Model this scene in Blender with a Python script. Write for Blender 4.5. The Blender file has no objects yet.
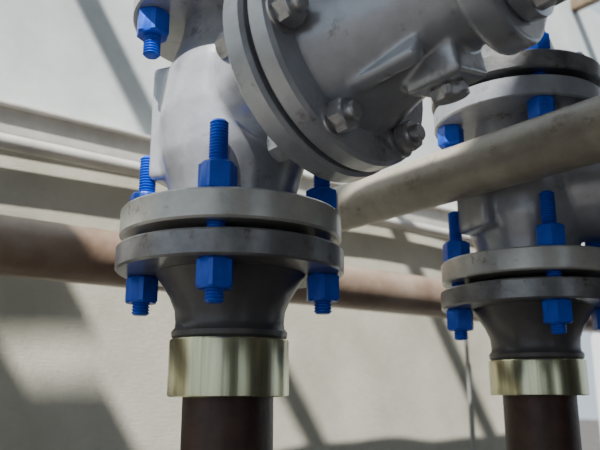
import bpy, bmesh, math, random
from mathutils import Matrix, Vector
random.seed(3)
E=1.2
sc=bpy.context.scene

# ---------------- materials ----------------
def mat(name, col, rough=.5, metal=0., col2=None, nscale=20., bump=0., bscale=200., detail=6., spec=.5, stretch=None, lo=.35, hi=.65, coat=0, dirt=None):
    m=bpy.data.materials.new(name); m.use_nodes=True
    nt=m.node_tree; b=nt.nodes['Principled BSDF']
    b.inputs['Roughness'].default_value=rough; b.inputs['Metallic'].default_value=metal
    b.inputs['Specular IOR Level'].default_value=spec
    b.inputs['Coat Weight'].default_value=coat; b.inputs['Coat Roughness'].default_value=.15
    b.inputs['Base Color'].default_value=(*col,1)
    tc=nt.nodes.new('ShaderNodeTexCoord'); mp=nt.nodes.new('ShaderNodeMapping')
    nt.links.new(tc.outputs['Object'],mp.inputs['Vector'])
    if stretch: mp.inputs['Scale'].default_value=stretch
    if col2:
        n=nt.nodes.new('ShaderNodeTexNoise'); n.inputs['Scale'].default_value=nscale; n.inputs['Detail'].default_value=detail
        n.inputs['Roughness'].default_value=.65
        r=nt.nodes.new('ShaderNodeValToRGB'); r.color_ramp.elements[0].position=lo; r.color_ramp.elements[1].position=hi
        r.color_ramp.elements[0].color=(*col,1); r.color_ramp.elements[1].color=(*col2,1)
        nt.links.new(mp.outputs[0],n.inputs['Vector']); nt.links.new(n.outputs['Fac'],r.inputs['Fac']); nt.links.new(r.outputs['Color'],b.inputs['Base Color'])
        if dirt:
            n3=nt.nodes.new('ShaderNodeTexNoise'); n3.inputs['Scale'].default_value=dirt[1]; n3.inputs['Detail'].default_value=8; n3.inputs['Roughness'].default_value=.75
            r3=nt.nodes.new('ShaderNodeValToRGB'); r3.color_ramp.elements[0].position=dirt[2]; r3.color_ramp.elements[1].position=dirt[2]+.1
            r3.color_ramp.elements[0].color=(0,0,0,1); r3.color_ramp.elements[1].color=(.8,.8,.8,1)
            mx=nt.nodes.new('ShaderNodeMix'); mx.data_type='RGBA'
            nt.links.new(tc.outputs['Object'],n3.inputs['Vector']); nt.links.new(n3.outputs['Fac'],r3.inputs['Fac'])
            nt.links.new(r3.outputs['Color'],mx.inputs['Factor']); nt.links.new(r.outputs['Color'],mx.inputs[6]); mx.inputs[7].default_value=(*dirt[0],1)
            nt.links.new(mx.outputs[2],b.inputs['Base Color'])
    if bump:
        n2=nt.nodes.new('ShaderNodeTexNoise'); n2.inputs['Scale'].default_value=bscale; n2.inputs['Detail'].default_value=3
        bp=nt.nodes.new('ShaderNodeBump'); bp.inputs['Strength'].default_value=bump; bp.inputs['Distance'].default_value=.002
        nt.links.new(mp.outputs[0],n2.inputs['Vector']); nt.links.new(n2.outputs['Fac'],bp.inputs['Height']); nt.links.new(bp.outputs[0],b.inputs['Normal'])
    return m
M_valve=mat('valve_grey_paint',(.33,.345,.38),.3,.4,(.45,.47,.51),25,.2,70,coat=.4,dirt=((.16,.15,.14),30,.58))
M_pale=mat('flange_light_grey',(.40,.40,.38),.3,.35,(.55,.54,.50),30,.1,200,coat=.3,dirt=((.17,.13,.09),40,.58))
M_cast=mat('cast_flange_grey',(.14,.14,.147),.32,.5,(.26,.26,.26),30,.12,250,coat=.3,dirt=((.09,.06,.045),40,.56))
M_neck=mat('primer_grey_neck',(.055,.052,.056),.45,.1,(.095,.09,.09),18,.15,200,coat=.2)
M_gasket=mat('gasket_black',(.012,.012,.012),.8)
M_blue=mat('blue_ptfe_coating',(.002,.06,.52),.35,.1,(.003,.09,.70),60,.1,400)
M_steel=mat('bolt_steel',(.36,.36,.38),.3,.7,(.50,.50,.51),80,.15,300)
M_zinc=mat('yellow_zinc_collar',(.44,.43,.27),.24,1.0,(.66,.65,.45),200,.03,300,stretch=(1,1,.02))
M_rust=mat('rust_brown_pipe',(.030,.013,.010),.45,.1,(.062,.028,.021),30,.25,220)
M_tube=mat('weathered_tube',(.25,.225,.18),.34,.15,(.42,.385,.32),14,.15,120,dirt=((.12,.075,.045),22,.56))
M_wtube=mat('primer_tube',(.20,.135,.095),.36,.1,(.34,.26,.20),9,.15,120)
M_rail=mat('rail_paint',(.50,.49,.46),.4,.1,(.66,.65,.61),12,.1,90)
M_wall=mat('grey_plaster_panel',(.50,.55,.555),.8,0,(.67,.72,.725),6,.2,90)
M_dark=mat('fill_block_dark',(.05,.05,.05),.8,0,(.09,.09,.085),5)  # only for the added light-blocking wall behind the viewer
M_floor=mat('dusty_concrete',(.05,.045,.042),.85,0,(.09,.08,.075),5,.3,60)
M_wood=mat('shade_board_wood',(.16,.11,.07),.7,0,(.26,.19,.12),6,.3,60,stretch=(1,8,1))  # for the added overhead boards and bars that shape the sun
M_white=mat('window_frame_white',(.7,.72,.74),.4)
M_rod=mat('galvanised_rod',(.3,.3,.29),.5,.5)
M_can=mat('canvas_weave',(.42,.41,.335),.85,0,(.55,.54,.455),5,0)
nt=M_can.node_tree; b=nt.nodes['Principled BSDF']
uv=nt.nodes.new('ShaderNodeUVMap')
ad=nt.nodes.new('ShaderNodeMath'); ad.operation='ADD'
for k,s in enumerate(((420,40,1),(40,420,1))):
    mp=nt.nodes.new('ShaderNodeMapping'); mp.inputs['Scale'].default_value=s
    n=nt.nodes.new('ShaderNodeTexNoise'); n.inputs['Scale'].default_value=1; n.inputs['Detail'].default_value=2
    nt.links.new(uv.outputs[0],mp.inputs['Vector']); nt.links.new(mp.outputs[0],n.inputs['Vector']); nt.links.new(n.outputs['Fac'],ad.inputs[k])
bp=nt.nodes.new('ShaderNodeBump'); bp.inputs['Strength'].default_value=.4; bp.inputs['Distance'].default_value=.002
nt.links.new(ad.outputs[0],bp.inputs['Height']); nt.links.new(bp.outputs[0],b.inputs['Normal'])

# ---------------- mesh helpers ----------------
def lathe(bm, prof, M=Matrix.Identity(4), seg=72, cap=True):
    rings=[]
    for r,z in prof:
        rings.append([bm.verts.new(M@Vector((r*math.cos(2*math.pi*i/seg),r*math.sin(2*math.pi*i/seg),z))) for i in range(seg)])
    for a,b in zip(rings,rings[1:]):
        for i in range(seg):
            j=(i+1)%seg; bm.faces.new((a[i],a[j],b[j],b[i]))
    if cap:
        bm.faces.new(list(reversed(rings[0]))); bm.faces.new(rings[-1])
def sweep(bm, pts, r, seg=48):
    rings=[]
    for k,p in enumerate(pts):
        p=Vector(p); a=Vector(pts[max(k-1,0)]); b=Vector(pts[min(k+1,len(pts)-1)])
        t=(b-a).normalized()
        side=Vector((ca,sa,0)); nn=t.cross(side).normalized()
        rings.append([bm.verts.new(p+r*(math.cos(2*math.pi*i/seg)*side+math.sin(2*math.pi*i/seg)*nn)) for i in range(seg)])
    for a,b in zip(rings,rings[1:]):
        for i in range(seg):
            j=(i+1)%seg; bm.faces.new((a[i],a[j],b[j],b[i]))
    bm.faces.new(list(reversed(rings[0]))); bm.faces.new(rings[-1])
def box(bm, c, s, M=Matrix.Identity(4), bev=0):
    t=bmesh.new(); bmesh.ops.create_cube(t,size=1)
    for v in t.verts: v.co=Vector((v.co.x*s[0],v.co.y*s[1],v.co.z*s[2]))
    if bev: bmesh.ops.bevel(t,geom=list(t.edges),offset=bev,segments=3,affect='EDGES',profile=.5)
    mp={v:bm.verts.new(M@(v.co+Vector(c))) for v in t.verts}
    for f in t.faces: bm.faces.new([mp[v] for v in f.verts])
    t.free()
def empty(name, loc):
    o=bpy.data.objects.new(name,None); o.location=loc; o.empty_display_size=.05
    sc.collection.objects.link(o); return o
def finish(bm,name,m,parent=None,loc=(0,0,0),ang=32,sharp=True):
    bmesh.ops.recalc_face_normals(bm,faces=bm.faces)
    for f in bm.faces: f.smooth=True
    if sharp:
        for e in bm.edges:
            if len(e.link_faces)==2 and e.calc_face_angle(0)>math.radians(ang): e.smooth=False
    me=bpy.data.meshes.new(name); bm.to_mesh(me); bm.free(); me.materials.append(m)
    o=bpy.data.objects.new(name,me); sc.collection.objects.link(o)
    o.location=loc
    if parent: o.parent=parent
    return o
def hexnut(bm,M,af=.027,h=.0225,rot=0.):
    R=af/math.sqrt(3); ri=af/2*.96; ch=.0018
    k=36
    def rad(i):
        a=(2*math.pi*i/k)%(math.pi/3)-math.pi/6
        return (af/2)/math.cos(a)
    def hr(z,clip):
        return [bm.verts.new(M@Vector((min(rad(i),clip)*math.cos(rot+2*math.pi*i/k),min(rad(i),clip)*math.sin(rot+2*math.pi*i/k),z))) for i in range(k)]
    rs=[hr(0,ri),hr(ch,R),hr(h-ch,R),hr(h,ri)]
    for a,b in zip(rs,rs[1:]):
        for i in range(k):
            j=(i+1)%k; bm.faces.new((a[i],a[j],b[j],b[i]))
    bm.faces.new(list(reversed(rs[0]))); bm.faces.new(rs[-1])
def stud(bm,M,z0,z1,r=.0078,pitch=.0026):
    prof=[(r*.75,z0),(r*.87,z0+.001)]
    z=z0+.001
    while z<z1-.0025:
        prof+= [(r,z+pitch*.35),(r,z+pitch*.55),(r*.84,z+pitch*.95)]
        z+=pitch
    prof+=[(r*.75,z1)]
    lathe(bm,prof,M,seg=20)
def T(x,y,z): return Matrix.Translation((x,y,z))
def flange_prof(R,z0,z1,c=.0018): return [(R-c,z0),(R,z0+c),(R,z1-c),(R-c,z1)]
ca,sa=math.cos(math.radians(38)),math.sin(math.radians(38))

def bolts(parent,name,angs,pcd,zlo,zhi,ext_lo,ext_hi,nut=.0235):
    for k,a in enumerate(angs):
        bm=bmesh.new(); a=math.radians(a); x,y=pcd*math.cos(a),pcd*math.sin(a)
        stud(bm,T(x,y,0),zlo-ext_lo,zhi+ext_hi)
        hexnut(bm,T(x,y,zhi),h=nut,rot=random.uniform(0,1)); hexnut(bm,T(x,y,zlo-nut),h=nut,rot=random.uniform(0,1))
        finish(bm,f'{name}_{k+1}',M_blue,parent,ang=20)

# ---------------- riser pipe with collar and weld-neck flange ----------------
def riser(loc, angs):
    p=empty('flanged_riser_pipe',loc); E=loc[2]
    bm=bmesh.new(); lathe(bm,[(.0385,-E+.012),(.0385,.03)]); finish(bm,'pipe',M_rust,p)
    bm=bmesh.new(); lathe(bm,[(.062,-E),(.062,-E+.012)]); finish(bm,'base_plate',M_cast,p)
    zb=1.2-E
    bm=bmesh.new(); lathe(bm,[(.0385,-.0055+zb),(.0500,-.0055+zb),(.0514,-.0045+zb),(.0514,.0400),(.0508,.0415),(.047,.042)],seg=96); finish(bm,'collar',M_zinc,p,ang=30)
    bm=bmesh.new(); lathe(bm,[(.047,.041),(.0498,.044),(.0502,.048),(.0475,.0515),(.0470,.056),(.0480,.066),(.053,.078),(.060,.089),(.066,.0975),(.066,.0985)]); finish(bm,'weld_neck',M_neck,p)
    bm=bmesh.new(); lathe(bm,flange_prof(.1,.0982,.1195)); finish(bm,'lower_flange',M_cast,p)
    bm=bmesh.new(); lathe(bm,[(.068,.1195),(.068,.1275)]); finish(bm,'gasket',M_gasket,p)
    bolts(p,'stud_bolt',angs,.081,.0982,.1517,.034,.060)
    return p

# ---------------- globe valve ----------------
def axisM(n):
    n=n.normalized(); e1=Vector((-n.y,n.x,0)).normalized(); e2=n.cross(e1).normalized()
    if e2.z<0: e2=-e2; e1=-e1
    m=Matrix.Identity(4)
    for i in range(3): m[i][0]=e1[i]; m[i][1]=e2[i]; m[i][2]=n[i]
    return m
def valve(loc, n, ztop, angs, pad_dir, bonnet_off, zb):
    p=empty('globe_valve',loc); E=loc[2]
    n=Vector(n)
    A=T(0,0,zb)@axisM(n)
    s=(ztop-.1517)/.198
    Z=lambda z:.1517+(z-.1517)*s
    bm=bmesh.new()
    lathe(bm,[(.056,Z(.145)),(.056,Z(.16)),(.058,Z(.175)),(.066,Z(.205)),(.069,Z(.25)),(.064,Z(.295)),(.054,Z(.325)),(.05,Z(.345)),(.05,Z(.355))])
    lathe(bm,[(.05,0),(.06,.05),(.064,.075),(.07,.1)],A)
    pm=Matrix.Rotation(math.radians(pad_dir),4,'Z')
    box(bm,(.035,0,Z(.25)),(.080,.056,.12*s),pm,.004)
    box(bm,(-.035,0,Z(.25)),(.078,.05,.09*s),pm,.006)
    o=finish(bm,'body',M_valve,p,sharp=False)
    r=o.modifiers.new('r','REMESH'); r.mode='VOXEL'; r.voxel_size=.0025; r.use_smooth_shade=True
    sm=o.modifiers.new('s','SMOOTH'); sm.iterations=7; sm.factor=.5
    bm=bmesh.new(); lathe(bm,flange_prof(.098,.1275,.1517)); finish(bm,'inlet_flange',M_pale,p)
    bm=bmesh.new(); lathe(bm,flange_prof(.098,ztop,ztop+.0235)); finish(bm,'outlet_flange',M_valve,p)
    bm=bmesh.new(); lathe(bm,[(.068,ztop+.0235),(.068,ztop+.031)]); finish(bm,'outlet_gasket',M_gasket,p)
    bm=bmesh.new(); lathe(bm,flange_prof(.1,ztop+.031,ztop+.0525)+[(.066,ztop+.053),(.05,ztop+.09),(.045,ztop+.11)]); finish(bm,'mating_flange',M_cast,p)
    bm=bmesh.new(); R=.09; z0=ztop+.10; fd=Vector((.616,-.788,0))
    pts=[Vector((0,0,z0))]+[Vector((0,0,z0+.01+R*math.sin(q)))+fd*(R*(1-math.cos(q))) for q in [math.pi/2*i/12 for i in range(13)]]
    W=Matrix.Rotation(math.radians(-38),4,'Z')@(Vector(loc)-Vector((-.551,1.173,0)))
    pts.append(pts[-1]+fd*(3.095+W.y-R))
    sweep(bm,pts,.0385); finish(bm,'outlet_pipe',M_rust,p)
    bolts(p,'outlet_stud',angs,.081,ztop,ztop+.0525,.043,.045)
    bm=bmesh.new(); lathe(bm,flange_prof(.101,.098,.120,.003),A); finish(bm,'body_flange',M_valve,p)
    bm=bmesh.new(); lathe(bm,[(.09,.119),(.09,.1245)],A); finish(bm,'bonnet_gasket',M_gasket,p)
    bm=bmesh.new(); lathe(bm,flange_prof(.100,.1240,.144,.003),A); finish(bm,'bonnet_flange',M_valve,p)
    bm=bmesh.new()
    lathe(bm,[(.074,.141),(.071,.152),(.066,.165),(.058,.19),(.05,.21),(.045,.235),(.043,.262)],A)
    for a in (-30,60,150,240):
        R=A@Matrix.Rotation(math.radians(a),4,'Z')
        box(bm,(.05,0,.182),(.036,.013,.075),R,.003)
    Rp=A@Matrix.Rotation(math.radians(-76),4,'Z')
    box(bm,(.045,0,.212),(.036,.048,.046),Rp,.003)
    lathe(bm,[(.058,.255),(.060,.258),(.060,.275),(.058,.278)],A)
    o=finish(bm,'bonnet',M_valve,p,sharp=False)
    r=o.modifiers.new('r','REMESH'); r.mode='VOXEL'; r.voxel_size=.0022; r.use_smooth_shade=True
    sm=o.modifiers.new('s','SMOOTH'); sm.iterations=3; sm.factor=.5
    bm=bmesh.new()
    for k in range(6):
        a=math.radians(bonnet_off+60*k)
        B=A@T(.084*math.cos(a),.084*math.sin(a),.144)
        lathe(bm,[(.0155,0),(.0155,.002)],B,seg=32)
        hexnut(bm,B@T(0,0,.002),af=.0235,h=.013,rot=.3*k)
        lathe(bm,[(.0072,.015),(.0072,.020),(.006,.0215)],B,seg=24)
        B2=A@T(.084*math.cos(a),.084*math.sin(a),.098-.014)
        hexnut(bm,B2,af=.0235,h=.014,rot=.5*k)
    S=Rp@T(.063,0,.212)@Matrix.Rotation(math.radians(90),4,'Y')
    hexnut(bm,S,af=.026,h=.010,rot=.2)
    finish(bm,'bonnet_bolts',M_steel,p,ang=20)
    bm=bmesh.new()
    lathe(bm,[(.043,.277),(.046,.28),(.046,.290),(.04,.293),(.028,.30),(.024,.315)],A)
    lathe(bm,[(.0095,.27),(.0095,.52)],A,seg=32)
    for sgn in (1,-1):
        box(bm,(sgn*.05,0,.345),(.014,.03,.15),A,.004)
    box(bm,(0,0,.425),(.114,.036,.022),A,.005)
    lathe(bm,[(.03,.41),(.03,.445)],A,seg=40)
    finish(bm,'yoke',M_valve,p)
    bm=bmesh.new()
    for a in (90,270):
        B=A@T(.036*math.cos(math.radians(a)),.036*math.sin(math.radians(a)),.29)
        hexnut(bm,B,af=.019,h=.012,rot=.2); lathe(bm,[(.005,-.01),(.005,.024)],B,seg=20)
    for a in (0,180):
        B=A@T(.053*math.cos(math.radians(a+35)),.053*math.sin(math.radians(a+35)),.277)
        hexnut(bm,B,af=.017,h=.01,rot=.2)
    finish(bm,'gland_bolts',M_steel,p,ang=20)
    bm=bmesh.new()
    R0,r0=.095,.009
    rings=[]
    for i in range(64):
        t=2*math.pi*i/64; ring=[]
        for j in range(14):
            q=2*math.pi*j/14
            ring.append(bm.verts.new(A@Vector(((R0+r0*math.cos(q))*math.cos(t),(R0+r0*math.cos(q))*math.sin(t),.49+r0*math.sin(q)))))
        rings.append(ring)
    for i in range(64):
        a,b=rings[i],rings[(i+1)%64]
        for j in range(14):
            bm.faces.new((a[j],b[j],b[(j+1)%14],a[(j+1)%14]))
    for k in range(4):
        R=A@T(0,0,.49)@Matrix.Rotation(math.radians(45+90*k),4,'Z')
        box(bm,(.05,0,0),(.09,.012,.008),R,.002)
    lathe(bm,[(.02,.478),(.02,.505)],A,seg=32)
    finish(bm,'handwheel',M_cast,p)
    return p

L1=(-.061,.596,E); L2=(.261,.765,E-.010)
riser(L1,[-93,-3,84,174])
riser(L2,[-92,-2,88,178])
valve(L1,(.72,-.676,.114),.336,[-155,-65,25,115],160,185,.2517)
valve(L2,(.97,-.2,.05),.315,[-90,0,90,180],200,185,.2317)

# ---------------- structure frame ----------------
P0=Vector((-.551,1.173,0))
F=Matrix.Translation(P0)@Matrix.Rotation(math.radians(38),4,'Z')   # local x=along wall, y=behind wall
def tube(name,a,b,r,m,thick=.004):
    a=Vector(a);b=Vector(b);d=b-a;L=d.length
    q=d.to_track_quat('Z','Y').to_matrix().to_4x4()
    bm=bmesh.new(); lathe(bm,[(r-thick,.002),(r-.001,0),(r,.001),(r,L-.001),(r-.001,L),(r-thick,L-.002)],seg=64)
    o=finish(bm,name,m); o.matrix_world=Matrix.Translation(a)@q
    return o
d=Vector((.616,-.788,0)); A0=Vector((.0595,.869,E+.2345))
tube('scaffold_tube',A0-d*.325,A0+d*.95,.030,M_tube)
u=Vector((ca,sa,0)); W0=Vector((-.441,.979,E+.207))
tube('scaffold_tube',W0-u*1.2,W0+u*2.2,.045,M_wtube)

def fbox(name,m,x0,x1,y0,y1,z0,z1,bev=0):
    bm=bmesh.new(); box(bm,((x0+x1)/2,(y0+y1)/2,(z0+z1)/2),(x1-x0,y1-y0,z1-z0),bev=bev)
    o=finish(bm,name,m); o.matrix_world=F; return o
wb=bmesh.new()
wx0,wx1,wz0,wz1=1.80,2.75,E-.75,E+.42
for (x0,x1,z0,z1) in [(-2.2,wx0,0,2.75),(wx1,3.6,0,2.75),(wx0,wx1,0,wz0),(wx0,wx1,wz1,2.75)]:
    box(wb,((x0+x1)/2,.04,(z0+z1)/2),(x1-x0,.08,z1-z0))
o=finish(wb,'wall_back',M_wall); o.matrix_world=F
wf=bmesh.new()
for (x0,x1,z0,z1) in [(wx0,wx0+.03,wz0,wz1),(wx1-.03,wx1,wz0,wz1),(wx0,wx1,wz0,wz0+.03),(wx0,wx1,wz1-.03,wz1),(wx0+.33,wx0+.35,wz0,wz1)]:
    box(wf,((x0+x1)/2,.035,(z0+z1)/2),(x1-x0,.09,z1-z0))
o=finish(wf,'window_1',M_white); o.matrix_world=F
bm=bmesh.new(); uvl=bm.loops.layers.uv.new('UVMap')
nx,nz=180,70; x0,x1,z0,z1=-2.1,1.79,.02,E+.43
g=[]
for i in range(nx+1):
    row=[]
    for j in range(nz+1):
        x=x0+(x1-x0)*i/nx; z=z0+(z1-z0)*j/nz; k=(z1-z)/(z1-z0)
        y=-.02-.006*math.sin(x*9+1.2*math.sin(z*3))*(.2+k)-.004*math.sin(x*23+z*4)*k-.004
        row.append(bm.verts.new((x,y,z)))
    g.append(row)
for i in range(nx):
    for j in range(nz):
        f=bm.faces.new((g[i][j],g[i+1][j],g[i+1][j+1],g[i][j+1]))
        for l in f.loops: l[uvl].uv=(l.vert.co.x,l.vert.co.z)
o=finish(bm,'canvas_sheet',M_can,sharp=False); o.matrix_world=F
fbox('trim_1',M_rail,-2.1,1.79,-.04,0,E+.445,E+.495,.003)
fbox('trim_2',M_rail,-2.1,1.79,-.055,0,E+.495,E+.501,.001)
a=F@Vector((-2.1,-.055,E+.425)); b_=F@Vector((1.79,-.055,E+.425))
tube('conduit_pipe',a,b_,.014,M_rail)
a=F@Vector((1.23,-.06,0)); b_=F@Vector((1.23,-.06,E+.16))
tube('ground_rod',a,b_,.005,M_rod)
fbox('floor',M_floor,-2.4,3.8,-3.2,.08,-.1,0)
fbox('ground',M_floor,-30,30,-30,30,-.2,-.1)
# unseen dark wall behind the viewer, added to cut fill; openings give collar reflections
bm=bmesh.new()
for (x0,x1,z0,z1) in [(-2.4,-2.0,0,2.7),(-1.55,-.5,0,2.7),(.1,3.7,0,2.7),(-2.0,-1.55,2.1,2.7),(-.5,.1,2.1,2.7)]:
    box(bm,((x0+x1)/2,-3.12,(z0+z1)/2),(x1-x0,.06,z1-z0))
o=finish(bm,'fill_block_wall',M_dark); o.matrix_world=F
# unseen overhead boards, added so that their gaps dapple the sunlight
bm=bmesh.new()
for y0,y1 in [(-1.235,-1.07),(-1.66,-1.43),(-1.88,-1.67),(-2.10,-1.89),(-2.32,-2.11),(-2.54,-2.33),(-2.76,-2.55),(-3.04,-2.77)]:
    box(bm,(.6,(y0+y1)/2,2.76),(6.0,y1-y0,.035),bev=.003)
box(bm,((-2.4-.80)/2,-.815,2.76),(1.60,.17,.035),bev=.003)  # extra board put in to shade the left end of the wall tube
box(bm,(-1.6,-.64,2.76),(1.7,.08,.02),bev=.002)  # narrow board put in to shade the left wall below the rail
o=finish(bm,'shade_boards',M_wood); o.matrix_world=F
bm=bmesh.new()  # unseen bars added overhead to throw diagonal shadows on the wall
for x in (-2.1,-1.5,-.93,-.33,.30,.9,1.5,2.1,2.7,3.3):
    box(bm,(x,-1.5,2.71),(.035,3.1,.05),bev=.003)
o=finish(bm,'shadow_bars',M_wood); o.matrix_world=F

# ---------------- light ----------------
w=bpy.data.worlds.new('World'); sc.world=w; w.use_nodes=True
bg=w.node_tree.nodes['Background']; bg.inputs['Color'].default_value=(.76,.88,1,1); bg.inputs['Strength'].default_value=1.0
sd=bpy.data.lights.new('sun','SUN'); sd.energy=12; sd.angle=math.radians(1.0); sd.color=(1,.97,.91)
so=bpy.data.objects.new('sun',sd); sc.collection.objects.link(so)
to=Vector((-.235,-.755,1)); so.rotation_euler=to.to_track_quat('Z','Y').to_euler(); so.location=(-1,-1,3)

cam=bpy.data.cameras.new('camera'); co=bpy.data.objects.new('camera',cam); sc.collection.objects.link(co)
co.location=(0,0,E); co.rotation_euler=(math.radians(90+13.64),0,0)
cam.sensor_width=36; cam.lens=40.8; cam.clip_start=.02
cam.dof.use_dof=True; cam.dof.focus_distance=.6; cam.dof.aperture_fstop=9
sc.camera=co
